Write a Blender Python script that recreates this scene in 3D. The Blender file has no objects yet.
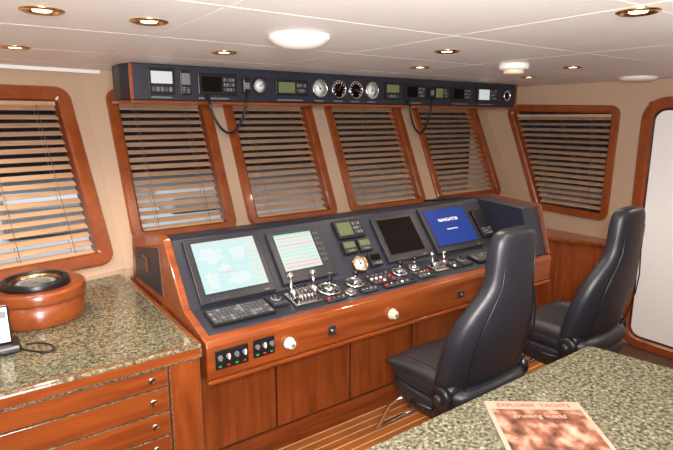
import bpy, bmesh, math, random
from mathutils import Vector, Matrix
random.seed(4)
sc = bpy.context.scene
sc.view_settings.view_transform = 'Standard'
H = 1.8
CEIL = 2.08

# ------------------------------------------------------------ materials
def new_mat(name):
    m = bpy.data.materials.new(name); m.use_nodes = True
    nt = m.node_tree
    return m, nt, nt.nodes['Principled BSDF']

def mat(name, col, rough=0.5, metal=0.0, coat=0.0, emis=None, estr=0.0, bump=0.0, bscale=80, trans=0.0, spec=0.5):
    m, nt, b = new_mat(name)
    b.inputs['Base Color'].default_value = (*col, 1)
    b.inputs['Roughness'].default_value = rough
    b.inputs['Metallic'].default_value = metal
    b.inputs['Coat Weight'].default_value = coat
    b.inputs['Coat Roughness'].default_value = 0.08
    b.inputs['Transmission Weight'].default_value = trans
    b.inputs['Specular IOR Level'].default_value = spec
    if emis:
        b.inputs['Emission Color'].default_value = (*emis, 1)
        b.inputs['Emission Strength'].default_value = estr
    if bump:
        tc = nt.nodes.new('ShaderNodeTexCoord'); n = nt.nodes.new('ShaderNodeTexNoise')
        n.inputs['Scale'].default_value = bscale; n.inputs['Detail'].default_value = 4
        bp = nt.nodes.new('ShaderNodeBump'); bp.inputs['Strength'].default_value = bump
        bp.inputs['Distance'].default_value = 0.004
        nt.links.new(tc.outputs['Object'], n.inputs['Vector'])
        nt.links.new(n.outputs['Fac'], bp.inputs['Height'])
        nt.links.new(bp.outputs['Normal'], b.inputs['Normal'])
    return m

def wood(name, c1, c2, scale=(1.2, 14, 14), rough=0.28, coat=0.5):
    m, nt, b = new_mat(name)
    tc = nt.nodes.new('ShaderNodeTexCoord'); mp = nt.nodes.new('ShaderNodeMapping')
    mp.inputs['Scale'].default_value = scale
    n = nt.nodes.new('ShaderNodeTexNoise'); n.inputs['Scale'].default_value = 2.2
    n.inputs['Detail'].default_value = 6; n.inputs['Distortion'].default_value = 0.6
    r = nt.nodes.new('ShaderNodeValToRGB')
    r.color_ramp.elements[0].position = 0.3; r.color_ramp.elements[0].color = (*c1, 1)
    r.color_ramp.elements[1].position = 0.72; r.color_ramp.elements[1].color = (*c2, 1)
    nt.links.new(tc.outputs['Object'], mp.inputs['Vector'])
    nt.links.new(mp.outputs['Vector'], n.inputs['Vector'])
    nt.links.new(n.outputs['Fac'], r.inputs['Fac'])
    nt.links.new(r.outputs['Color'], b.inputs['Base Color'])
    b.inputs['Roughness'].default_value = rough
    b.inputs['Coat Weight'].default_value = coat; b.inputs['Coat Roughness'].default_value = 0.06
    return m

WOODC1, WOODC2 = (0.175, 0.034, 0.007), (0.33, 0.078, 0.016)
M_WX = wood('mahogany_x', WOODC1, WOODC2)
M_WZ = wood('mahogany_z', WOODC1, WOODC2, (14, 14, 1.2))
M_WF = wood('mahogany_frame', (0.20, 0.044, 0.010), (0.30, 0.072, 0.017), (6, 6, 6), 0.28, 0.5)
M_WDARK = mat('wood_gap_dark', (0.03, 0.008, 0.004), 0.6)
M_SLAT = wood('blind_slat_wood', (0.44, 0.28, 0.17), (0.58, 0.38, 0.24), (1.0, 10, 10), 0.40, 0.1)
M_CORD = mat('blind_cord', (0.25, 0.16, 0.10), 0.8)
M_WALL = mat('wall_vinyl_tan', (0.49, 0.345, 0.24), 0.65, bump=0.15, bscale=220)
M_CEIL = mat('ceiling_panel_white', (0.82, 0.79, 0.78), 0.45, bump=0.05, bscale=60)
M_SEAM = mat('ceiling_seam', (0.40, 0.35, 0.32), 0.8)
M_NAVY = mat('console_navy_vinyl', (0.017, 0.019, 0.032), 0.42, bump=0.15, bscale=300)
M_BLACK = mat('black_plastic', (0.010, 0.010, 0.012), 0.35)
M_BEZEL = mat('bezel_charcoal', (0.020, 0.020, 0.026), 0.4)
M_GREY = mat('grey_plastic', (0.16, 0.16, 0.17), 0.45)
M_WHITE = mat('white_plastic', (0.82, 0.80, 0.77), 0.35)
M_IVORY = mat('ivory_plastic', (0.72, 0.62, 0.45), 0.4)
M_CHROME = mat('chrome', (0.80, 0.79, 0.78), 0.18, 1.0)
M_BRASS = mat('brass', (0.75, 0.50, 0.22), 0.22, 1.0)
M_LEATH = mat('black_leather', (0.016, 0.017, 0.024), 0.40, bump=0.25, bscale=160)
M_DOORW = mat('door_white_paint', (0.93, 0.93, 0.94), 0.3)
M_RED = mat('red_plastic', (0.6, 0.03, 0.02), 0.4)
M_GREEN = mat('green_led', (0.02, 0.3, 0.05), 0.4, emis=(0.05, 0.8, 0.2), estr=0.15)
M_KEY = mat('key_grey', (0.07, 0.07, 0.08), 0.5)
M_DARKGLASS = mat('dark_screen_glass', (0.006, 0.004, 0.004), 0.5, spec=0.05)
M_LCDG = mat('lcd_green', (0.08, 0.10, 0.05), 0.3, emis=(0.35, 0.38, 0.16), estr=0.18)
M_LCDW = mat('lcd_white', (0.2, 0.2, 0.2), 0.3, emis=(0.8, 0.88, 0.9), estr=0.6, spec=0.2)
M_LCDC = mat('lcd_cyan', (0.05, 0.07, 0.07), 0.35, emis=(0.62, 0.84, 0.86), estr=0.88, spec=0.1)
M_LCDP = mat('lcd_pale', (0.05, 0.05, 0.05), 0.35, emis=(0.78, 0.88, 0.84), estr=0.85, spec=0.1)
M_LCDL = mat('map_land_pale', (0.05, 0.05, 0.05), 0.35, emis=(0.80, 0.92, 0.90), estr=0.90, spec=0.1)
M_LCDB = mat('lcd_blue', (0.01, 0.02, 0.10), 0.35, emis=(0.015, 0.045, 0.24), estr=0.8, spec=0.1)
M_TXT = mat('screen_text_white', (0.8, 0.8, 0.8), 0.5, emis=(0.9, 0.9, 0.9), estr=0.6)
M_TXTR = mat('screen_text_red', (0.3, 0.05, 0.05), 0.5, emis=(0.9, 0.25, 0.2), estr=0.7, spec=0.1)
M_TXTG = mat('screen_text_green', (0.05, 0.2, 0.15), 0.5, emis=(0.35, 0.68, 0.62), estr=0.75, spec=0.1)
M_LAMP = mat('downlight_bulb', (1, .9, .7), 0.4, emis=(1.0, 0.80, 0.52), estr=6.0)
M_GLASS = mat('window_glass_dark', (0.9, 0.95, 1.0), 0.02, trans=1.0)
M_DECK = mat('white_deck_paint', (0.60, 0.60, 0.60), 0.5)
M_SEAMT = mat('teak_light_seam', (0.80, 0.50, 0.22), 0.5)
M_GAUGE = mat('gauge_face', (0.72, 0.74, 0.74), 0.3)

# granite
M_GRAN, nt, b = new_mat('granite_speckled')
tc = nt.nodes.new('ShaderNodeTexCoord')
v = nt.nodes.new('ShaderNodeTexVoronoi'); v.inputs['Scale'].default_value = 190
n1 = nt.nodes.new('ShaderNodeTexNoise'); n1.inputs['Scale'].default_value = 95; n1.inputs['Detail'].default_value = 3
r1 = nt.nodes.new('ShaderNodeValToRGB')
e = r1.color_ramp.elements
e[0].position = 0.32; e[0].color = (0.040, 0.038, 0.028, 1)
e[1].position = 0.72; e[1].color = (0.31, 0.29, 0.21, 1)
x = e.new(0.5); x.color = (0.145, 0.138, 0.095, 1)
mx = nt.nodes.new('ShaderNodeMixRGB'); mx.blend_type = 'MULTIPLY'; mx.inputs[0].default_value = 0.7
r2 = nt.nodes.new('ShaderNodeValToRGB')
r2.color_ramp.elements[0].position = 0.1; r2.color_ramp.elements[0].color = (0.35, 0.34, 0.30, 1)
r2.color_ramp.elements[1].position = 0.9; r2.color_ramp.elements[1].color = (1.5, 1.48, 1.38, 1)
for nn in (v, n1): nt.links.new(tc.outputs['Object'], nn.inputs['Vector'])
nt.links.new(n1.outputs['Fac'], r1.inputs['Fac'])
nt.links.new(v.outputs['Color'], r2.inputs['Fac'])
nt.links.new(r1.outputs['Color'], mx.inputs[1]); nt.links.new(r2.outputs['Color'], mx.inputs[2])
nt.links.new(mx.outputs['Color'], b.inputs['Base Color'])
b.inputs['Roughness'].default_value = 0.10

# magazine cover
M_MAG, nt, b = new_mat('magazine_cover_print')
tc = nt.nodes.new('ShaderNodeTexCoord')
n1 = nt.nodes.new('ShaderNodeTexNoise'); n1.inputs['Scale'].default_value = 22; n1.inputs['Detail'].default_value = 6
r1 = nt.nodes.new('ShaderNodeValToRGB'); e = r1.color_ramp.elements
e[0].position = 0.36; e[0].color = (0.05, 0.03, 0.02, 1)
e[1].position = 0.68; e[1].color = (0.46, 0.34, 0.25, 1)
x = e.new(0.5); x.color = (0.24, 0.085, 0.05, 1)
nt.links.new(tc.outputs['Object'], n1.inputs['Vector']); nt.links.new(n1.outputs['Fac'], r1.inputs['Fac'])
nt.links.new(r1.outputs['Color'], b.inputs['Base Color']); b.inputs['Roughness'].default_value = 0.3
M_MAG2 = mat('magazine_border', (0.40, 0.30, 0.23), 0.3)

# teak
M_TEAK = wood('teak_plank', (0.36, 0.10, 0.022), (0.52, 0.18, 0.045), (1.2, 12, 12), 0.35, 0.2)
M_CARPET = mat('floor_dark_carpet', (0.10, 0.05, 0.03), 0.8, bump=0.2, bscale=200)

# ------------------------------------------------------------ builder
class B:
    def __init__(s):
        s.bm = bmesh.new(); s.mats = []
    def mi(s, m):
        if m not in s.mats: s.mats.append(m)
        return s.mats.index(m)
    def add(s, verts, faces, m, M=None, smooth=False, bev=0, seg=2):
        k = s.mi(m)
        vs = [s.bm.verts.new((M @ Vector(p)) if M else Vector(p)) for p in verts]
        fs = []
        for f in faces:
            try: fc = s.bm.faces.new([vs[i] for i in f])
            except ValueError: continue
            fc.material_index = k; fc.smooth = smooth; fs.append(fc)
        bmesh.ops.recalc_face_normals(s.bm, faces=fs)
        if bev:
            es = list({ed for f in fs for ed in f.edges})
            bmesh.ops.bevel(s.bm, geom=es, offset=bev, segments=seg, affect='EDGES', profile=0.5, clamp_overlap=True)
        return fs
    def box(s, lo, hi, m, M=None, bev=0, seg=2):
        x0, y0, z0 = lo; x1, y1, z1 = hi
        vs = [(x0,y0,z0),(x1,y0,z0),(x1,y1,z0),(x0,y1,z0),(x0,y0,z1),(x1,y0,z1),(x1,y1,z1),(x0,y1,z1)]
        s.add(vs, [(0,3,2,1),(4,5,6,7),(0,1,5,4),(1,2,6,5),(2,3,7,6),(3,0,4,7)], m, M, bev=bev, seg=seg)
    def prism(s, poly, z0, z1, m, M=None, bev=0, seg=2):
        n = len(poly)
        vs = [(p[0],p[1],z0) for p in poly] + [(p[0],p[1],z1) for p in poly]
        fs = [tuple(reversed(range(n))), tuple(range(n,2*n))] + [(i,(i+1)%n,(i+1)%n+n,i+n) for i in range(n)]
        s.add(vs, fs, m, M, bev=bev, seg=seg)
    def prismx(s, prof, x0, x1, m, bev=0, seg=2):
        M = Matrix(((0,0,1,0),(1,0,0,0),(0,1,0,0),(0,0,0,1)))
        s.prism(prof, x0, x1, m, M, bev, seg)
    def lathe(s, prof, m, M=None, seg=28, smooth=True):
        vs = []; fs = []; n = len(prof)
        for i in range(seg):
            a = 2*math.pi*i/seg
            for r, z in prof: vs.append((r*math.cos(a), r*math.sin(a), z))
        for i in range(seg):
            j = (i+1) % seg
            for k in range(n-1):
                fs.append((i*n+k, j*n+k, j*n+k+1, i*n+k+1))
        if prof[0][0] > 1e-6: fs.append(tuple(i*n for i in range(seg)))
        if prof[-1][0] > 1e-6: fs.append(tuple(i*n+n-1 for i in range(seg)))
        s.add(vs, fs, m, M, smooth=smooth)
    def cyl(s, c, r, h, m, M=None, r2=None, seg=24, bev=0.0):
        r2 = r if r2 is None else r2
        T = Matrix.Translation(c)
        if M: T = M @ T
        bv = bev or min(r, h)*0.12
        s.lathe([(r, 0), (r, 0.0001), (r2, h-bv), (max(r2-bv, 1e-4), h)], m, T, seg, smooth=False)
    def tube(s, pts, r, m, M=None, seg=8, closed=False):
        P = [Vector(p) for p in pts]; n = len(P); rings = []
        up = Vector((0.123, 0.077, 1)).normalized()
        for i in range(n):
            a = P[i-1] if (i > 0 or closed) else P[i]
            c = P[(i+1) % n] if (i < n-1 or closed) else P[i]
            t = (c-a).normalized()
            u = t.cross(up)
            if u.length < 0.05: u = t.cross(Vector((1, 0, 0)))
            u.normalize(); w = t.cross(u)
            rr = r[i] if isinstance(r, (list, tuple)) else r
            rings.append([P[i] + rr*(math.cos(2*math.pi*k/seg)*u + math.sin(2*math.pi*k/seg)*w) for k in range(seg)])
        s.loops(rings, m, M, closed=closed)
    def loops(s, rings, m, M=None, closed=False, smooth=True, caps=True):
        n = len(rings); c = len(rings[0]); vs = [p for r in rings for p in r]; fs = []
        for i in range(n if closed else n-1):
            j = (i+1) % n
            for k in range(c):
                l = (k+1) % c
                fs.append((i*c+k, i*c+l, j*c+l, j*c+k))
        if not closed and caps:
            fs.append(tuple(reversed(range(c)))); fs.append(tuple(range((n-1)*c, n*c)))
        s.add(vs, fs, m, M, smooth=smooth)
    def done(s, name, parent=None, recenter=True, subsurf=0):
        co = [v.co for v in s.bm.verts]
        c = Vector((0,0,0))
        if recenter and co:
            lo = Vector([min(p[i] for p in co) for i in range(3)]); hi = Vector([max(p[i] for p in co) for i in range(3)])
            c = (lo+hi)/2; c.z = lo.z
            bmesh.ops.translate(s.bm, vec=-c, verts=s.bm.verts)
        me = bpy.data.meshes.new(name); s.bm.to_mesh(me); s.bm.free()
        for m in s.mats: me.materials.append(m)
        o = bpy.data.objects.new(name, me); sc.collection.objects.link(o); o.location = c
        if parent: o.parent = parent
        if subsurf:
            md = o.modifiers.new('sub', 'SUBSURF'); md.levels = subsurf; md.render_levels = subsurf
        return o

def empty(name, loc=(0,0,0), rotz=0):
    e = bpy.data.objects.new(name, None); sc.collection.objects.link(e)
    e.location = loc; e.rotation_euler = (0,0,rotz); e.empty_display_size = 0.1
    return e

def planeM(o, s, w):
    s = Vector(s).normalized(); w = Vector(w).normalized(); n = s.cross(w)
    return Matrix(((s.x,w.x,n.x,o[0]),(s.y,w.y,n.y,o[1]),(s.z,w.z,n.z,o[2]),(0,0,0,1)))

def offset_poly(P, d):
    n = len(P); out = []
    for i in range(n):
        a, p, c = Vector(P[i-1]), Vector(P[i]), Vector(P[(i+1)%n])
        d1 = (p-a).normalized(); d2 = (c-p).normalized()
        n1 = Vector((-d1.y, d1.x)); n2 = Vector((-d2.y, d2.x))
        k = 1 + n1.dot(n2)
        out.append(p + (n1+n2)*d/k)
    return out

def round_poly(P, r, seg=6):
    n = len(P); out = []
    for i in range(n):
        a, p, c = Vector(P[i-1]), Vector(P[i]), Vector(P[(i+1)%n])
        d1 = (a-p).normalized(); d2 = (c-p).normalized()
        ang = d1.angle(d2); t = r/math.tan(ang/2)
        q1 = p+d1*t; q2 = p+d2*t
        ctr = p+(d1+d2).normalized()*(r/math.sin(ang/2))
        a1 = math.atan2((q1-ctr).y, (q1-ctr).x); a2 = math.atan2((q2-ctr).y, (q2-ctr).x)
        d = (a2-a1+math.pi) % (2*math.pi) - math.pi
        for k in range(seg+1):
            th = a1+d*k/seg
            out.append(Vector((ctr.x+r*math.cos(th), ctr.y+r*math.sin(th))))
    return out

def wall_poly(name, M, outer, holes, m, thick):
    bm = bmesh.new()
    edges = []
    for loop in [outer]+holes:
        vs = [bm.verts.new((p[0], p[1], 0)) for p in loop]
        for i in range(len(vs)): edges.append(bm.edges.new((vs[i], vs[(i+1)%len(vs)])))
    bmesh.ops.triangle_fill(bm, use_beauty=True, use_dissolve=False, edges=edges)
    for f in bm.faces:
        if f.normal.z < 0: f.normal_flip()
    fs = list(bm.faces)
    r = bmesh.ops.extrude_face_region(bm, geom=fs)
    nv = [g for g in r['geom'] if isinstance(g, bmesh.types.BMVert)]
    bmesh.ops.translate(bm, vec=(0,0,-thick), verts=nv)
    bmesh.ops.recalc_face_normals(bm, faces=bm.faces)
    me = bpy.data.meshes.new(name); bm.to_mesh(me); bm.free(); me.materials.append(m)
    o = bpy.data.objects.new(name, me); sc.collection.objects.link(o); o.matrix_world = M
    return o

def window(name, M, P, fw=0.065):
    b = B()
    prof = [(0.0, 0.001), (0.0, 0.018), (0.008, 0.026), (fw-0.012, 0.026), (fw, 0.016), (fw, -0.07)]
    rings = []
    for off, d in prof:
        Q = round_poly(offset_poly(P, off), max(0.075-off, 0.02))
        rings.append([(q.x, q.y, d) for q in Q])
    b.loops(rings, M_WF, M, smooth=False, caps=False)
    o = b.done(name)
    g = B(); Q = offset_poly(P, fw-0.005)
    g.prism([(q.x, q.y) for q in Q], -0.068, -0.062, M_GLASS, M)
    go = g.done('glass_pane'); go.parent = o; go.location = go.location - o.location
    return o

def blind(M, P, phi, fw=0.065, pitch=0.047, tilt=27):
    b = B(); Q = offset_poly(P, fw+0.006)
    bl, br, tr, tl = Q
    up = Vector((0, math.cos(phi), math.sin(phi))); inn = Vector((0, -math.sin(phi), math.cos(phi)))
    th = math.radians(tilt)
    w0 = bl.y+0.014; w1 = min(tl.y, tr.y)-0.035
    n = int((w1-w0)/pitch)
    def lr(w):
        l = bl.x+(tl.x-bl.x)*(w-bl.y)/(tl.y-bl.y); r = br.x+(tr.x-br.x)*(w-br.y)/(tr.y-br.y)
        return l+0.004, r-0.004
    n0 = -0.026
    for i in range(n+1):
        w = w0+i*(w1-w0)/n; l, r = lr(w)
        c = Vector((0, w, n0)); hw = 0.022; t = 0.0013
        tq = th + random.uniform(-.06, .06)
        d = inn*math.cos(tq) - up*math.sin(tq); nn = inn*math.sin(tq) + up*math.cos(tq)
        jit = random.uniform(-0.002, 0.002)
        vs = []
        for X in (l, r):
            for sgn, ts in ((-1,-1),(1,-1),(1,1),(-1,1)):
                p = c + d*hw*sgn + nn*t*ts; vs.append((X, p.y+jit*(1 if X==l else -1), p.z))
        b.add(vs, [(0,1,2,3),(7,6,5,4),(0,4,5,1),(1,5,6,2),(2,6,7,3),(3,7,4,0)], M_SLAT, M)
    l, r = lr(w1)
    b.box((l, w1+0.012, n0-0.02), (r, w1+0.034, n0+0.022), M_SLAT, M)
    l, r = lr(w0); l2, r2 = lr(w1)
    b.box((l, w0-0.012, n0-0.016), (r, w0-0.006, n0+0.016), M_SLAT, M)
    for f in (0.18, 0.82) if (r-l) < 0.6 else (0.14, 0.5, 0.86):
        xa = l+(r-l)*f; xb = l2+(r2-l2)*f
        for dn in (-0.026, 0.026):
            b.tube([(xa, w0, n0+dn), (xb, w1+0.015, n0+dn)], 0.0016, M_CORD, M, seg=4)
    return b.done('venetian_blind')

# ------------------------------------------------------------ room shell
RK = 0.46; PHI = math.atan(RK)
MF = planeM((0, 3.05, 1.09), (1,0,0), (0,RK,1))
WT = (CEIL-1.09)/math.cos(PHI)+0.03
WB = -0.14/math.cos(PHI)
top = 0.965
fr = [(0.75, 1.40), (1.49, 2.20), (2.32, 3.10), (3.24, 4.08)]
polysF = [[(a,0.0),(c,0.0),(c,top),(a,top)] for a, c in fr]
def hole(P): return [(q.x,q.y) for q in offset_poly(P, 0.03)]
wall_poly('wall_front', MF, [(0.55,WB),(4.36,WB),(4.36,WT),(0.55,WT)], [hole(P) for P in polysF], M_WALL, 0.05)
for i, P in enumerate(polysF):
    window('window_%d' % (i+2), MF, P); blind(MF, P, PHI)
al = math.radians(11)
s = Vector((math.cos(al), math.sin(al), 0)); w = Vector((-math.sin(al)*RK, math.cos(al)*RK, 1))
ML = planeM((0.68, 3.05, 1.09), s, w)
P = [(-0.95,-0.09),(-0.055,-0.09),(-0.055,0.965),(-0.95,0.965)]
wall_poly('wall_front_left', ML, [(-2.5,WB),(0.10,WB),(0.10,WT),(-2.5,WT)], [hole(P)], M_WALL, 0.05)
window('window_1', ML, P, 0.075); blind(ML, P, PHI, 0.075)
XR = 4.25
MR = planeM((XR, 0, 0), (0,-1,0), (0,0,1))
P5 = [(-2.80, 0.985), (-2.13, 0.965), (-2.11, 1.895), (-3.19, 1.925)]
DY0, DY1 = 1.94, 1.02
PD = [(-DY0, 0.0), (-DY1, 0.0), (-DY1, 1.95), (-DY0, 1.95)]
wall_poly('wall_right', MR, [(-3.6,0),(2.6,0),(2.6,CEIL+0.02),(-3.6,CEIL+0.02)],
          [hole(P5), [(-DY0+.03,.03),(-DY1-.03,.03),(-DY1-.03,1.92),(-DY0+.03,1.92)]], M_WALL, 0.06)
window('window_6', MR, P5, 0.06); blind(MR, P5, 0, 0.06, tilt=28)
# door
dr = B()
prof = [(0.0, 0.001), (0.0, 0.03), (0.01, 0.04), (0.065, 0.04), (0.08, 0.025), (0.08, -0.06)]
rings = []
for off, d in prof:
    Q = round_poly(offset_poly(PD, off), max(0.17-off, 0.03), 10); rings.append([(q.x,q.y,d) for q in Q])
dr.loops(rings, M_WF, MR, smooth=False, caps=False)
Q = round_poly(offset_poly(PD, 0.081), 0.088, 10)
dr.prism([(q.x,q.y) for q in Q], -0.05, 0.004, M_BLACK, MR)
Q = round_poly(offset_poly(PD, 0.092), 0.08, 10)
dr.prism([(q.x,q.y) for q in Q], -0.04, 0.016, M_DOORW, MR, bev=0.004)
dr.cyl((-DY1-0.14, 1.0, 0.016), 0.025, 0.03, M_CHROME, MR)
dr.box((-DY1-0.24, 0.985, 0.035), (-DY1-0.13, 1.01, 0.05), M_CHROME, MR, bev=0.004)
dr.done('door_1')
b = B(); b.box((0.3, 2.985, 0), (4.32, 3.03, 0.97), M_WALL); b.done('wall_front_lower')
b = B()
MLl = planeM((0.68, 2.985, 0), s, (0,0,1))
b.box((-2.5,0,-0.05), (0.0,0.97,0.0), M_WALL, MLl); b.done('wall_front_left_lower')
b = B(); b.box((-1.66,-2.6,0), (-1.6,3.2,CEIL+.02), M_WALL); b.done('wall_left')
b = B(); b.box((-1.66,-2.66,0), (4.31,-2.6,CEIL+.02), M_WALL); b.done('wall_back')
b = B(); b.box((-1.66,-2.66,-0.05), (4.31,3.2,0), M_CARPET); b.done('floor')
b = B(); b.box((-1.66,-2.66,CEIL+0.006), (4.31,3.75,CEIL+0.04), M_SEAM)
xs = [-1.65,-1.1,-0.25,0.60,1.45,2.30,3.15,4.25]; ys = [-2.6,-1.9,-1.25,-0.6,0.05,0.70,1.32,1.94,2.56,3.1,3.62]
for i in range(len(xs)-1):
    for j in range(len(ys)-1):
        b.box((xs[i]+.003,ys[j]+.003,CEIL), (xs[i+1]-.003,ys[j+1]-.003,CEIL+0.012), M_CEIL)
b.done('ceiling')
b = B(); b.box((-1.6,-0.02,0),(0.1,0.0,0.02), M_WHITE, planeM((0.64,3.46,CEIL-0.022), s, Vector((-s.y,s.x,0)))); b.done('trim_1')

# downlights
for k, (x, y) in enumerate([(0.222,1.648),(0.50,1.647),(0.983,2.21),(1.742,1.624),(1.52,0.738),(0.232,2.547),(0.10,2.75),(2.154,2.206),(2.85,1.707),(3.3,2.3),(-0.8,1.6),(0.5,-0.6),(2.2,-0.4),(-0.8,-1.0),(3.35,0.75)]):
    b = B(); T = Matrix.Translation((x,y,CEIL)) @ Matrix.Rotation(math.pi,4,'X')
    b.lathe([(0.055,-0.001),(0.055,0.003),(0.047,0.007),(0.040,0.003),(0.036,-0.0005)], M_BRASS, T)
    b.lathe([(0.036,0.0005),(0.018,0.0008)], M_BRASS, T); b.lathe([(0.024,0.001),(0.022,0.004),(0.0001,0.0045)], M_LAMP, T)
    b.done('ceiling_downlight')
    l = bpy.data.lights.new('downlight_spot', 'SPOT'); l.energy = 20 if k < 14 else 45; l.spot_size = math.radians(130 if k < 14 else 165); l.spot_blend = 0.9  # last fixture is an added one, stronger and wider, to brighten the door
    l.color = (1.0, 0.84, 0.66); l.shadow_soft_size = 0.04
    lo = bpy.data.objects.new('downlight_lamp', l); lo.location = (x,y,CEIL-0.02); sc.collection.objects.link(lo)
T = Matrix.Translation((1.01,1.634,CEIL)) @ Matrix.Rotation(math.pi,4,'X')
b = B(); b.lathe([(0.108,0),(0.108,0.012),(0.100,0.018),(0.085,0.03),(0.05,0.042),(0.0001,0.046)], M_WHITE, T, 40); b.done('ceiling_dome_light')
T = Matrix.Translation((2.44,1.797,CEIL)) @ Matrix.Rotation(math.pi,4,'X')
b = B(); b.lathe([(0.078,0),(0.078,0.022),(0.070,0.030),(0.055,0.032)], M_WHITE, T, 32)
b.lathe([(0.055,0.030),(0.052,0.05),(0.048,0.052),(0.0001,0.055)], M_IVORY, T, 32); b.done('smoke_detector')
T = Matrix.Translation((3.90,1.846,CEIL)) @ Matrix.Rotation(math.pi,4,'X')
b = B(); b.lathe([(0.12,0),(0.12,0.012),(0.11,0.022),(0.06,0.030),(0.0001,0.032)], M_WHITE, T, 36); b.done('ceiling_speaker')

# ------------------------------------------------------------ helm platform (teak)
b = B(); PZ = 0.20
b.box((0.70,0.95,0.0), (3.25,2.34,PZ-0.012), M_WDARK)
b.box((0.70,0.95,PZ-0.0125), (3.25,2.30,PZ-0.0015), M_SEAMT)
y = 0.95
while y < 2.02:
    b.box((0.70,y,PZ-0.010), (3.25,y+0.042,PZ), M_TEAK, bev=0.001, seg=1); y += 0.052
b.box((0.70,y,PZ-0.010), (3.25,2.30,PZ+.001), M_WX, bev=0.001, seg=1)
b.box((0.70,0.93,0.0), (3.25,0.95,PZ), M_WX, bev=0.003)
b.done('teak_helm_platform')

# ------------------------------------------------------------ console
CX0, CX1 = 0.685, 2.97
con = empty('helm_console', (1.8, 2.3, 0))
def cdone(bb, name):
    o = bb.done(name); o.parent = con; o.location = o.location - con.location; return o
YB = 2.11
b = B()
b.box((CX0,YB+0.012,PZ+.002), (CX1,2.34,0.80), M_WDARK)
b.box((CX0,2.345,0.0), (CX1,2.9,0.95), M_WZ)
b.box((CX0,YB-0.004,PZ+.002), (CX1,YB+0.02,PZ+0.07), M_WX, bev=0.003)
nd = 5
for i in range(nd):
    xa = CX0+(CX1-CX0)*i/nd+0.003; xb = CX0+(CX1-CX0)*(i+1)/nd-0.003
    b.box((xa,YB-0.002,PZ+0.075), (xb,YB+0.016,0.79), M_WZ, bev=0.003)
cdone(b, 'lower_cabinet')
b = B()
b.prismx([(1.835,0.785),(1.815,0.80),(1.812,0.93),(1.822,0.95),(1.86,0.957),(2.2,0.957),(2.2,0.785)], CX0, CX1, M_WX, bev=0.004)
b.box((CX0,1.808,0.775), (CX1,1.835,0.792), M_WX, bev=0.005)
cdone(b, 'wood_fascia')
b = B()
b.prismx([(1.865,0.955),(1.872,0.962),(2.07,1.00),(2.28,1.26),(2.31,1.268),(2.76,1.185),(2.80,0.952)], CX0+0.03, 2.80, M_NAVY, bev=0.003)
cdone(b, 'instrument_housing')
b = B()
b.prismx([(1.845,0.957),(2.055,1.012),(2.262,1.275),(2.31,1.285),(2.79,1.195),(2.83,0.952)], CX0-0.002, CX0+0.03, M_WX, bev=0.004)
b.prismx([(2.30,1.0),(2.32,1.23),(2.72,1.155),(2.75,0.99)], CX0-0.008, CX0-0.001, M_NAVY, bev=0.002)
b.box((CX0-0.016,2.50,1.07), (CX0-0.007,2.58,1.14), M_BLACK, bev=0.003)
cdone(b, 'left_cheek')
b = B()
b.prismx([(1.84,0.957),(1.93,1.25),(2.32,1.27),(2.79,1.195),(2.83,0.952)], 2.80, 2.955, M_NAVY, bev=0.006)
b.prismx([(1.828,0.957),(1.918,1.262),(2.32,1.284),(2.80,1.205),(2.84,0.952)], 2.955, 2.98, M_WX, bev=0.004)
cdone(b, 'right_wing')

MD = planeM((0,1.872,0.962), (1,0,0), (0,0.198,0.038))
MM = planeM((0,2.07,1.00), (1,0,0), (0,0.21,0.26))

def text(body, size, M, m, parent, name, ext=0.0004):
    cu = bpy.data.curves.new(name, 'FONT'); cu.body = body; cu.size = size; cu.extrude = ext
    cu.align_x = 'CENTER'; cu.align_y = 'CENTER'
    o = bpy.data.objects.new(name, cu); sc.collection.objects.link(o); cu.materials.append(m)
    o.matrix_world = M
    o.parent = parent; o.matrix_parent_inverse = Matrix.Translation(parent.location).inverted()
    return o

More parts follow.
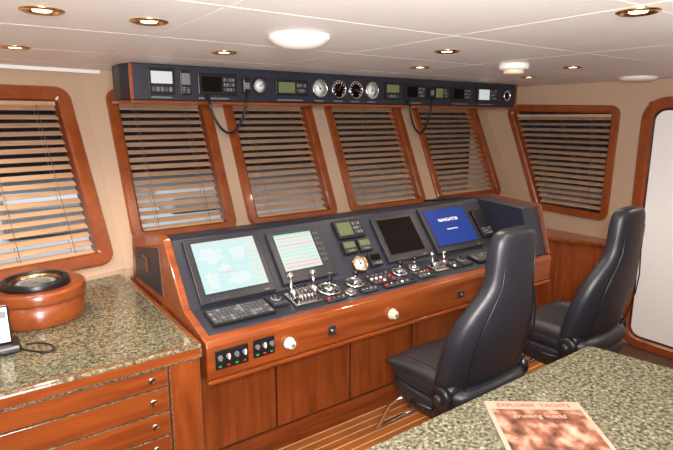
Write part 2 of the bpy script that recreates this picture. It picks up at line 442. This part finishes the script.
def monitor(x0, x1, w0, w1, kind):
    b = B()
    b.box((x0,w0,0.001), (x1,w1,0.018), M_BEZEL, MM, bev=0.004)
    bx = 0.032; by = 0.03
    sx0, sx1, sw0, sw1 = x0+bx, x1-bx, w0+by+0.012, w1-0.022
    if kind == 'table': sx1 -= 0.035; sw0 += 0.02
    smat = {'map': M_LCDC, 'table': M_LCDP, 'off': M_DARKGLASS, 'blue': M_LCDB}[kind]
    b.box((sx0-0.006,sw0-0.006,0.016), (sx1+0.006,sw1+0.006,0.020), M_BLACK, MM, bev=0.001)
    b.box((sx0,sw0,0.018), (sx1,sw1,0.0215), smat, MM)
    W = sx1-sx0; Hh = sw1-sw0; z = 0.0215
    if kind == 'map':
        for (u,v_,a,c) in [(.02,.55,.42,.34),(.05,.05,.22,.36),(.42,.08,.36,.26),(.52,.55,.28,.30),(.30,.38,.2,.16)]:
            pts = []
            for k in range(18):
                th = k*math.pi/9; r = 1+random.uniform(-.35,.35)
                pts.append((sx0+W*(u+a/2)+W*a/2*r*math.cos(th)*.9, sw0+Hh*(v_+c/2)+Hh*c/2*r*math.sin(th)*.9))
            pts = [(min(max(p[0],sx0+.002),sx1-.053), min(max(p[1],sw0+.002),sw1-.014)) for p in pts]
            b.prism(pts, z, z+0.0004, M_LCDL, MM)
        b.box((sx0,sw1-0.012,z),(sx1,sw1,z+0.0005),M_LCDP,MM)
        b.box((sx1-0.05,sw0,z),(sx1,sw1-0.012,z+0.0003),M_LCDP,MM)
        for k in range(7): b.box((sx1-0.044,sw0+.02+k*.025,z),(sx1-0.012,sw0+.023+k*.025,z+.0008),M_TXTG,MM)
        b.box((sx0+W*.3,sw0+Hh*.35,z),(sx0+W*.55,sw0+Hh*.357,z+.0006),M_TXTR,MM)
        for k in range(1,5):
            b.box((sx0+W*.17*k,sw0,z),(sx0+W*.17*k+.0007,sw1-.012,z+.0005),M_TXTG,MM)
        for k in range(1,4):
            b.box((sx0,sw0+Hh*.24*k,z),(sx1-.05,sw0+Hh*.24*k+.0007,z+.0005),M_TXTG,MM)
    if kind == 'table':
        for k in range(9):
            wy = sw0+Hh*(0.08+0.1*k)
            mm = M_TXTR if k in (0,1,6,8) else M_TXTG
            b.box((sx0+0.01,wy,z),(sx1-0.01,wy+0.003,z+.0005),mm,MM)
        b.box((sx0,sw1-0.010,z),(sx1,sw1,z+0.0006),M_TXTG,MM)
        for k in range(6):
            for j in range(2):
                b.box((sx1+0.012+j*0.018,sw0+0.02+k*0.03,0.018),(sx1+0.024+j*0.018,sw0+0.034+k*0.03,0.022),M_KEY,MM)
    for k in range(5):
        b.box((x0+0.05+k*0.018,w0+0.010,0.018),(x0+0.060+k*0.018,w0+0.016,0.020),M_KEY,MM)
    b.box((x1-0.06,w0+0.010,0.018),(x1-0.035,w0+0.016,0.0195),M_GREY,MM)
    o = b.done('navigation_monitor')
    if kind == 'blue':
        c = MM @ Matrix.Translation(((sx0+sx1)/2, sw0+Hh*.68, z+0.0002))
        text('NAVIGATOR', 0.030, c, M_TXT, o, 'screen_title')
        c = MM @ Matrix.Translation(((sx0+sx1)/2, sw0+Hh*.42, z+0.0002))
        text('loading chart data', 0.013, c, M_TXT, o, 'screen_subtitle')
    return o
monitor(0.765,1.135,0.006,0.318,'map')
monitor(1.178,1.490,0.02,0.300,'table')
monitor(1.84,2.16,0.02,0.300,'off')
monitor(2.215,2.625,0.012,0.318,'blue')

def small_display(name, M, x0, x1, w0, w1, smat, keys='bottom', rows=2, cols=5):
    b = B(); b.box((x0,w0,0.001),(x1,w1,0.018),M_BLACK,M,bev=0.003)
    W=x1-x0; h=w1-w0
    if keys == 'right':
        b.box((x0+W*.08,w0+h*.15,.016),(x0+W*.58,w1-h*.15,.0195),smat,M)
        kx0,kx1,kw0,kw1 = x0+W*.63,x1-W*.06,w0+h*.15,w1-h*.15
    else:
        b.box((x0+W*.1,w0+h*.42,.016),(x1-W*.1,w1-h*.12,.0195),smat,M)
        kx0,kx1,kw0,kw1 = x0+W*.1,x1-W*.1,w0+h*.08,w0+h*.34
    for i in range(cols):
        for j in range(rows):
            a=kx0+(kx1-kx0)*(i+.12)/cols; c=kx0+(kx1-kx0)*(i+.82)/cols
            d=kw0+(kw1-kw0)*(j+.15)/rows; e_=kw0+(kw1-kw0)*(j+.8)/rows
            b.box((a,d,.017),(c,e_,.021),M_GREY if (i+j)%3 else M_KEY,M)
    return b.done(name)
small_display('autopilot_display', MM, 1.585,1.765,0.205,0.315,M_LCDG,'right',3,3)
small_display('log_display', MM, 1.585,1.675,0.115,0.190,M_LCDG,'bottom',1,4)
small_display('depth_display', MM, 1.69,1.775,0.115,0.190,M_LCDG,'bottom',1,4)
def gauge(name, M, x, w, r, face, needle=0.8, rim=M_BLACK):
    b = B(); T = M @ Matrix.Translation((x,w,0.001))
    b.lathe([(r,0),(r,0.012),(r*.93,0.016),(r*.86,0.013),(r*.86,0.009)], rim, T, 32)
    b.lathe([(r*.86,0.0095),(0.0001,0.0097)], face, T, 32)
    for k in range(11):
        a = math.radians(225-27*k)
        R = T @ Matrix.Rotation(a,4,'Z')
        b.box((r*.66,-r*.025,.0098),(r*.8,r*.025,.0104), M_BLACK if face is not M_DARKGLASS else M_TXT, R)
    R = T @ Matrix.Rotation(needle,4,'Z')
    b.box((-r*.15,-r*.03,.0105),(r*.62,r*.03,.0115), M_RED if face is M_DARKGLASS else M_BLACK, R)
    b.cyl((0,0,.010), r*.1,.004,M_BLACK,T)
    return b.done(name)
gauge('rudder_angle_gauge', MM, 1.655, 0.052, 0.047, M_GAUGE, 1.57, M_BRASS)
small_display('rudder_control_unit', MM, 1.72,1.80,0.02,0.095,M_DARKGLASS,'bottom',1,3)
small_display('radar_keypad', MM, 2.66,2.77,0.06,0.26,M_BLACK,'bottom',3,3)

def keyboard(x0,x1,w0,w1,cols,rows):
    b=B(); b.box((x0,w0,0.001),(x1,w1,0.014),M_BLACK,MD,bev=0.003)
    for i in range(cols):
        for j in range(rows):
            a=x0+.008+(x1-x0-.016)*i/cols; c=a+(x1-x0-.016)/cols*.82
            d=w0+.008+(w1-w0-.016)*j/rows; e_=d+(w1-w0-.016)/rows*.8
            b.box((a,d,.013),(c,e_,.019),M_KEY if random.random()<.85 else M_GREY,MD)
    return b.done('keyboard')
keyboard(0.755,1.04,0.03,0.150,14,5)
keyboard(2.38,2.66,0.03,0.130,14,4)
def trackball(x,w):
    b=B(); b.box((x-.04,w-.05,.001),(x+.04,w+.05,.014),M_BEZEL,MD,bev=.004)
    b.lathe([(.026,.013),(.024,.018),(.02,.02)],M_GREY,MD@Matrix.Translation((x,w+.008,0)))
    b.lathe([(.020,.014),(.019,.022),(.013,.030),(.0001,.034)],M_BLACK,MD@Matrix.Translation((x,w+.008,0)))
    for k in (-1,0,1): b.box((x+k*.022-.009,w-.043,.013),(x+k*.022+.009,w-.033,.018),M_KEY,MD)
    return b.done('trackball')
trackball(1.09,0.12)
trackball(2.30,0.09)
def throttle(x,w,s=1.0):
    b=B(); T=MD@Matrix.Translation((x,w,0.0015))@Matrix.Scale(s,4)
    b.box((-.070,-.062,0),(.070,.062,.010),M_CHROME,T,bev=.003)
    rr=[]
    for X in (-.042,.042):
        rr.append([(X,.045*math.cos(math.pi*k/12),.009+.045*math.sin(math.pi*k/12)) for k in range(13)])
    b.loops(rr,M_CHROME,T,smooth=False)
    for X in (-.028,-.01,.01,.028):
        b.box((X-.002,-.046,.01),(X+.002,.046,.056),M_BLACK,T,bev=.001)
    for sx,tilt in ((-.056,.55),(.056,.15)):
        R=T@Matrix.Translation((sx,0,.034))@Matrix.Rotation(-tilt,4,'X')
        b.lathe([(.024,-.011),(.024,.011)],M_CHROME,R@Matrix.Rotation(math.pi/2,4,'Y'),20)
        b.tube([(0,0,0),(0,.0,.040),(-sx*.1,0,.075)],[.009,.008,.006],M_CHROME,R)
        b.lathe([(.0001,.066),(.012,.070),(.018,.083),(.012,.097),(.0001,.101)],M_CHROME,R@Matrix.Translation((-sx*.1,0,0)),16)
    return b.done('throttle_lever_control')
throttle(1.215,0.095,1.0)
throttle(2.10,0.09,0.7)
def joystick_panel(name,x,w,r):
    b=B(); T=MD@Matrix.Translation((x,w,.001))
    b.lathe([(r,0),(r,.008),(r*.94,.012),(r*.86,.012),(r*.84,.009)],M_CHROME,T,32)
    b.lathe([(r*.84,.0095),(r*.5,.0098)],M_BLACK,T,32)
    b.lathe([(r*.5,.009),(r*.45,.018),(r*.2,.022)],M_CHROME,T,24)
    b.tube([(0,0,.02),(0,.004,.05)],.005,M_CHROME,T)
    b.lathe([(.0001,.045),(.012,.05),(.014,.062),(.008,.072),(.0001,.074)],M_BLACK,T@Matrix.Translation((0,.004,0)),16)
    for k in range(8):
        a=k*math.pi/4; b.cyl((r*.68*math.cos(a),r*.68*math.sin(a),.009),.006,.006,[M_CHROME,M_GREY,M_GREY,M_CHROME][k%4],T,seg=12)
    return b.done(name)
joystick_panel('thruster_joystick',1.375,0.115,0.060)
joystick_panel('steering_joystick',1.535,0.12,0.050)
joystick_panel('stabilizer_joystick',1.455,0.045,0.030)
joystick_panel('searchlight_joystick',1.84,0.125,0.045)
joystick_panel('anchor_windlass_joystick',1.955,0.135,0.035)
def button_panel(name,x0,x1,w0,w1,c,r):
    b=B(); b.box((x0,w0,.001),(x1,w1,.010),M_BEZEL,MD,bev=.003)
    for i in range(c):
        for j in range(r):
            b.cyl((x0+(x1-x0)*(i+.5)/c,w0+(w1-w0)*(j+.5)/r,.009),.0075,.008,random.choice([M_CHROME,M_BLACK,M_CHROME,M_CHROME,M_GREY,M_RED,M_WHITE]),MD,seg=14)
    return b.done(name)
button_panel('engine_button_panel',1.62,1.77,0.06,0.155,5,3)
button_panel('alarm_button_panel',1.90,2.01,0.02,0.09,4,2)
button_panel('horn_button_panel',1.51,1.61,0.012,0.055,4,1)
button_panel('wiper_button_panel',2.18,2.25,0.04,0.14,2,3)
button_panel('trim_tab_panel',1.65,1.86,0.008,0.045,6,1)
button_panel('light_switch_panel',1.30,1.41,0.008,0.042,4,1)

MFc = planeM((0,1.8115,0.80),(1,0,0),(0,0,1))
def switch_panel(x0,x1,w0,w1,c):
    b=B(); b.box((x0,w0,.001),(x1,w1,.010),M_BLACK,MFc,bev=.003)
    for i in range(c):
        cx=x0+(x1-x0)*(i+.5)/c
        b.cyl((cx,w0+(w1-w0)*.62,.009),.010,.008,M_GREY,MFc,seg=16)
        b.box((cx-.003,w0+(w1-w0)*.5,.016),(cx+.003,w0+(w1-w0)*.78,.022),M_WHITE if i%2 else M_GREY,MFc)
        b.box((cx-.006,w0+.010,.009),(cx+.006,w0+.016,.011),M_GREEN if i%2==0 else M_RED,MFc)
    return b.done('engine_switch_panel')
switch_panel(0.715,0.855,0.035,0.115,4)
switch_panel(0.878,0.975,0.040,0.118,3)
def knob(name,x,w,r,m):
    b=B(); T=MFc@Matrix.Translation((x,w,.001))
    b.lathe([(r*1.25,0),(r*1.25,.006),(r,.010),(r*.95,.026),(r*.7,.032),(.0001,.033)],m,T,24)
    b.lathe([(r*.4,.0325),(r*.38,.036),(.0001,.0365)],M_GREY,T,16)
    return b.done(name)
knob('fascia_knob',1.048,0.062,0.021,M_WHITE)
knob('fascia_knob',1.63,0.062,0.022,M_IVORY)
b=B(); b.box((1.250,0.045,.001),(1.290,0.085,.008),M_BEZEL,MFc,bev=.003); b.cyl((1.27,.065,.007),.009,.008,M_CHROME,MFc); b.done('ignition_switch')
b=B(); b.box((2.1,0.045,.001),(2.15,0.08,.008),M_BEZEL,MFc,bev=.003); b.cyl((2.125,.062,.007),.008,.006,M_CHROME,MFc); b.done('power_socket')

# ------------------------------------------------------------ overhead instrument panel
ov = empty('overhead_instrument_panel',(2.3,2.9,1.9))
OY=2.88; OZ0=1.892; OX0=0.765; OX1=3.96
b=B()
b.prism([(OX0,OY),(OX1,OY),(OX1+.06,OY+.12),(OX1+.06,OY+.27),(OX0-.03,OY+.27),(OX0-.03,OY+.12)], OZ0, CEIL-0.001, M_NAVY, bev=.006)
o=b.done('housing'); o.parent=ov; o.location-=ov.location
b=B()
b.prism([(OX0-.006,OY-.008),(OX1+.006,OY-.008),(OX1+.07,OY+.12),(OX1+.07,OY+.28),(OX0-.04,OY+.28),(OX0-.04,OY+.12)], OZ0-.016, OZ0-.001, M_WX, bev=.005)
b.box((OX0-.012,OY-.008,OZ0),(OX0+.004,OY+.004,CEIL-.002),M_WX,bev=.002)
b.box((OX1-.004,OY-.008,OZ0),(OX1+.012,OY+.004,CEIL-.002),M_WX,bev=.002)
o=b.done('wood_trim'); o.parent=ov; o.location-=ov.location
MO = planeM((0,OY-.0005,OZ0),(1,0,0),(0,0,1))
b=B()
for xa,xb in ((0.86,0.97),(1.12,1.30),(1.62,1.80),(1.89,1.96),(2.04,2.11),(2.18,2.25),(2.32,2.39),(2.69,2.83),(3.17,3.35),(3.48,3.66)):
    b.box((xa,0.012,.001),(xb,0.020,.0025),M_GREY,MO)
o=b.done('label_strips'); o.parent=ov; o.location-=ov.location
def od(name,x0,x1,w0,w1,sm,keys='right',rows=3,cols=3):
    return small_display(name,MO,x0,x1,w0,w1,sm,keys,rows,cols)
od('radar_display',0.845,0.985,0.030,0.165,M_LCDW,'bottom',1,5)
od('intercom_unit',1.015,1.075,0.03,0.16,M_GREY,'bottom',3,2)
od('vhf_radio',1.115,1.345,0.035,0.150,M_DARKGLASS,'right',3,4)
gauge('wind_gauge',MO,1.50,0.095,0.050,M_GAUGE,0.5)
od('weather_receiver',1.60,1.83,0.045,0.135,M_LCDG,'right',2,4)
for i,(x,f,nd_) in enumerate([(1.925,M_GAUGE,2.2),(2.075,M_DARKGLASS,1.0),(2.215,M_DARKGLASS,-.4),(2.355,M_GAUGE,1.6)]):
    gauge('engine_gauge',MO,x,0.092,0.058,f,nd_,M_CHROME)
od('tank_level_display',2.47,2.61,0.035,0.15,M_LCDG,'bottom',1,4)
od('satellite_compass_display',2.66,2.86,0.04,0.145,M_DARKGLASS,'right',3,3)
od('ais_display',2.96,3.10,0.045,0.14,M_LCDG,'right',3,2)
od('radio_telephone',3.15,3.37,0.04,0.145,M_DARKGLASS,'right',3,4)
od('sonar_display',3.44,3.70,0.035,0.15,M_LCDW,'right',3,3)
gauge('barometer_gauge',MO,3.83,0.092,0.045,M_DARKGLASS,0.9,M_CHROME)
def mic(x0,x1,zlow,hx):
    b=B()
    b.box((hx-.022,OY-.036,OZ0+.05),(hx+.022,OY-.002,OZ0+.13),M_BLACK,bev=.006)
    b.box((hx-.017,OY-.042,OZ0+.07),(hx+.017,OY-.035,OZ0+.11),M_GREY,bev=.002)
    pts=[]
    for k in range(25):
        t=k/24; x=x0+(x1-x0)*t
        zs = OZ0+.02 if t<.5 else OZ0+.06
        z=zs-(zs-zlow)*(math.sin(math.pi*t)**0.6)
        pts.append((x,OY-.040,z))
    b.tube(pts,.0075,M_BLACK)
    b.cyl((0,0,0),.011,.036,M_BLACK,planeM((x0,OY-.008,OZ0+.02),(1,0,0),(0,0,1)))
    return b.done('radio_microphone')
mic(1.16,1.40,1.715,1.40)
mic(2.68,2.91,1.69,2.91)

# ------------------------------------------------------------ left counter
b=B()
CYF=1.83
yw=lambda x: 2.985+(x-0.68)*math.tan(al)-0.004
b.prism([(-1.2,CYF+.02),(0.645,CYF+.02),(0.645,yw(.645)),(-1.2,yw(-1.2))],0.915,0.951,M_GRAN)
b.box((-1.2,CYF-.012,0.895),(0.672,CYF+.022,0.954),M_WX,bev=.012,seg=3)
b.box((0.645,CYF,0.895),(0.674,2.82,0.954),M_WX,bev=.008,seg=3)
b.box((-1.2,CYF+.03,0.0),(0.66,2.55,0.91),M_WX)
b.box((0.545,CYF+.008,0.0),(0.665,CYF+.035,0.893),M_WZ,bev=.003)
zz=[0.03,0.17,0.30,0.42,0.52,0.61,0.71,0.81,0.89]
for xa,xb in ((-1.2,-0.33),(-0.32,0.54)):
    for i in range(len(zz)-1):
        b.box((xa+.003,CYF+.012,zz[i]+.002),(xb-.003,CYF+.032,zz[i+1]-.002),M_WX,bev=.003)
        T=planeM(((xb-.06),CYF+.012,(zz[i]+zz[i+1])/2),(1,0,0),(0,0,1))
        b.lathe([(.014,0),(.014,.004),(.010,.007),(.0001,.007)],M_CHROME,T,20)
b.done('granite_top_drawer_cabinet')

# compass binnacle
b=B(); T=Matrix.Translation((0.205,2.52,0.952))
b.lathe([(.180,0),(.184,.005),(.184,.110)],M_WF,T,64)
b.lathe([(.184,.095),(.192,.099),(.194,.108),(.194,.136),(.190,.144),(.182,.146),(.140,.146),(.134,.142),(.134,.120),(.0001,.118)],M_WF,T,64)
b.lathe([(.131,.120),(.131,.165),(.124,.173),(.112,.173),(.106,.166),(.106,.130)],M_BLACK,T,56)
b.lathe([(.105,.13),(.105,.158),(.099,.163),(.094,.158),(.094,.145)],M_BRASS,T,56)
b.lathe([(.094,.150),(.0001,.152)],M_BLACK,T,48)
b.lathe([(.080,.1515),(.078,.153),(.073,.153),(.071,.1518)],M_GREY,T,48)
for k in range(24):
    R=T@Matrix.Rotation(k*math.pi/12,4,'Z'); b.box((.060,-.001,.152),(.070,.001,.1530),M_GAUGE,R)
b.done('compass_binnacle')

# phone at left edge
b=B(); T=Matrix.Translation((0.055,2.20,0.952))
b.box((-.05,-.06,0),(.05,.06,.028),M_BLACK,T,bev=.008)
T2=T@Matrix.Translation((0,.0,.026))@Matrix.Rotation(-.2,4,'X')
b.box((-.026,-.016,0),(.026,.016,.140),M_WHITE,T2,bev=.006,seg=3)
b.box((-.015,-.0175,.095),(.015,-.0155,.12),M_GREY,T2)
for i in range(3):
    for j in range(4): b.box((-.014+i*.011,-.0175,.025+j*.014),(-.008+i*.011,-.0155,.031+j*.014),M_IVORY,T2)
b.done('cordless_phone')
b=B()
pts=[]
for k in range(30):
    t=k/29; pts.append((0.12+0.08*math.sin(t*5)+.02*t, 2.15+0.09*math.cos(t*7)*(.6+.4*t), 0.9555))
b.tube(pts,.0032,M_BLACK,None,6); b.done('phone_cable')

# ------------------------------------------------------------ right corner counter
b=B()
poly=[(4.245,2.0),(4.245,2.975),(3.05,2.975),(3.05,2.66),(3.88,2.60),(4.12,2.03)]
b.prism(list(reversed(poly)),0.79,0.825,M_WX,bev=.005)
p2=[(4.245,2.03),(4.245,2.97),(3.06,2.97),(3.06,2.69),(3.90,2.63),(4.14,2.05)]
b.prism(list(reversed(p2)),0.0,0.788,M_WZ)
b.done('corner_cabinet')

# ------------------------------------------------------------ granite island
IT=1.02
b=B()
top_=[(0.05,0.870),(1.715,0.876),(1.775,0.55),(1.80,-0.30),(0.05,-0.30)]
b.prism(round_poly(list(reversed(top_)),0.03,4),IT-.035,IT,M_GRAN,bev=.004)
b.prism([(0.09,0.83),(1.68,0.835),(1.735,0.55),(1.76,-0.26),(0.09,-0.26)],0.0,IT-.036,M_WZ,bev=.003)
b.done('granite_top_island')
mag=B(); u=Vector((0.80,-0.60,0)); vdir=Vector((0.60,0.80,0))
TM=planeM((1.108,0.845,IT+.001),u,vdir)
mag.box((0,-.34,0),(.262,0,.006),M_MAG2,TM,bev=.001)
mag.box((.012,-.325,.0060),(.250,-.042,.0066),M_MAG,TM)
mo=mag.done('magazine')
text('EXPLORER  YACHTS', .022, TM@Matrix.Translation((.131,-.022,.0063)), M_RED, mo,'cover_title',.0003)
text('cruising world', .024, TM@Matrix.Translation((.131,-.075,.0069)), M_MAG2, mo,'cover_subtitle',.0003)

# ------------------------------------------------------------ helm chairs
def superring(cx, cy, z, a, bb, p=2.8, n=24, tilt=0, bow=0):
    r=[]
    for k in range(n):
        t=2*math.pi*k/n; c,s_=math.cos(t),math.sin(t)
        x=a*math.copysign(abs(c)**(2/p),c); y=bb*math.copysign(abs(s_)**(2/p),s_)
        y += bow*(x/a)**2 if a>1e-4 else 0
        r.append((cx+x, cy+y, z+y*tilt))
    return r
def chair(loc, rz):
    e=empty('helm_chair',(loc[0],loc[1],0),rz)
    def d(bb,name,sub=0):
        o=bb.done(name,recenter=True,subsurf=sub); o.parent=e; return o
    b=B()
    b.lathe([(.20,PZ+.001),(.20,PZ+.012),(.17,PZ+.022),(.075,PZ+.05),(.062,PZ+.07),(.058,.50),(.09,.52),(.09,.535)],M_BLACK,None,32)
    d(b,'pedestal')
    b=B(); b.box((-.17,-.17,.535),(.17,.17,.575),M_BLACK,bev=.008); d(b,'seat_slide')
    b=B()
    pts=[(-.17,.16,.555),(-.20,.22,.50),(-.22,.28,.36),(-.21,.31,.33),(0,.32,.325),(.21,.31,.33),(.22,.28,.36),(.20,.22,.50),(.17,.16,.555)]
    b.tube(pts,.011,M_CHROME,None,10); d(b,'footrest')
    b=B()
    rings=[superring(0,0,.53,.17,.17,3.5),superring(0,0,.535,.20,.20,4),superring(0,.005,.60,.235,.225,4.5),superring(0,.005,.66,.24,.232,4.5),superring(0,.005,.665,.22,.21,4.5)]
    b.loops(rings,M_LEATH); d(b,'seat_shell',1)
    b=B()
    rings=[superring(0,.01,.662,.22,.21,4),superring(0,.01,.668,.245,.24,4.5),superring(0,.01,.715,.247,.245,4.5),superring(0,.01,.742,.228,.228,4),superring(0,.01,.748,.12,.12,3)]
    b.loops(rings,M_LEATH)
    for sg in (-1,1):
        rr=[]
        for k,(yy,hh) in enumerate([(-.17,.02),(-.15,.05),(0,.055),(.14,.045),(.205,.02),(.225,.004)]):
            rr.append([(sg*(.198)+.045*math.cos(t*math.pi/6),yy,.730+hh*.9*math.sin(t*math.pi/6)) for t in range(12)])
        b.loops(rr,M_LEATH)
    d(b,'seat_cushion',1)
    b=B()
    LEAN=.25
    yc=lambda z: -.115-(z-.66)*LEAN + (0 if z<1.15 else (z-1.15)*.20)
    secs=[(.655,.19,.030),(.660,.225,.045),(.70,.248,.060),(.80,.260,.066),(.92,.258,.064),(1.02,.235,.058),(1.09,.190,.052),(1.14,.150,.047),(1.185,.128,.045),(1.24,.128,.047),(1.32,.128,.048),(1.365,.115,.044),(1.385,.085,.032),(1.39,.04,.015)]
    rings=[superring(0,yc(z),z,a,t,3.0,28,bow=.03*a/.236) for z,a,t in secs]
    b.loops(rings,M_LEATH); d(b,'backrest',1)
    b=B()
    for sg in (-1,1):
        pts=[(sg*x_,yc(z_)-t_+.012,z_) for x_,z_,t_ in [(.17,.68,.052),(.19,.80,.066),(.19,.92,.064),(.168,1.02,.056),(.13,1.10,.048),(.098,1.17,.043),(.090,1.30,.044)]]
        b.tube(pts,.0035,M_BLACK,None,6)
    d(b,'rear_piping')
    b=B()
    for sg in (-1,1):
        Mx=Matrix.Translation((sg*.245,-.13,.705))@Matrix.Rotation(sg*math.pi/2,4,'Y')
        b.lathe([(.05,0),(.05,.018),(.042,.026),(.0001,.027)],M_BLACK,Mx,24)
        b.lathe([(.022,.026),(.02,.04),(.0001,.042)],M_BEZEL,Mx,18)
        b.box((sg*.245-.008,-.16,.60),(sg*.245+.008,-.08,.71),M_BLACK,bev=.005)
        b.tube([(sg*.258,-.09,.64),(sg*.27,-.03,.635),(sg*.27,.02,.63)],.009,M_BLACK)
    d(b,'recline_hinges')
    return e
chair((1.700,1.44),math.radians(1))
chair((2.55,1.42),math.radians(2))

# ------------------------------------------------------------ outside
b=B(); b.box((-6,3.85,0.55),(9,12,0.6),M_DECK); b.box((-6,3.8,0.0),(9,3.85,0.55),M_DECK)
b.box((0.3,6.0,0.6),(1.4,7.0,0.95),M_DECK,bev=.05); b.box((2.1,6.5,0.6),(3.0,7.2,0.85),M_DECK,bev=.05)
b.done('foredeck')
l=bpy.data.lights.new('deck_fill_light','AREA'); l.energy=230; l.size=1.0; l.color=(0.95,0.97,1)  # fill light added outside so the deck shows whitish between slats
lo=bpy.data.objects.new('deck_fill_light',l); lo.location=(0.6,6.5,4.5); sc.collection.objects.link(lo)

wd=bpy.data.worlds.new('night'); sc.world=wd; wd.use_nodes=True
wd.node_tree.nodes['Background'].inputs[0].default_value=(0.01,0.012,0.02,1)
wd.node_tree.nodes['Background'].inputs[1].default_value=0.5

# ------------------------------------------------------------ lights
def area(name, loc, target, energy, size, col):
    l=bpy.data.lights.new(name,'AREA'); l.energy=energy; l.size=size; l.color=col
    o=bpy.data.objects.new(name,l); o.location=loc
    dd=Vector(target)-Vector(loc); o.rotation_euler=dd.to_track_quat('-Z','Y').to_euler(); sc.collection.objects.link(o)
area('camera_flash',(-0.05,-0.12,1.93),(2.2,2.8,1.5),66,0.15,(1.0,0.95,0.90))
area('ceiling_fill_light',(0.0,-0.5,1.35),(1.1,0.8,CEIL+0.2),75,0.8,(1.0,0.95,0.93))  # upward fill added behind the camera to brighten the ceiling

# ------------------------------------------------------------ camera
cd=bpy.data.cameras.new('camera'); cd.lens=28.0; cd.sensor_width=36
cam=bpy.data.objects.new('camera',cd); cam.location=(0,0,H)
cam.rotation_euler=(math.radians(90-11.56),0,math.radians(-35.6))
sc.collection.objects.link(cam); sc.camera=cam
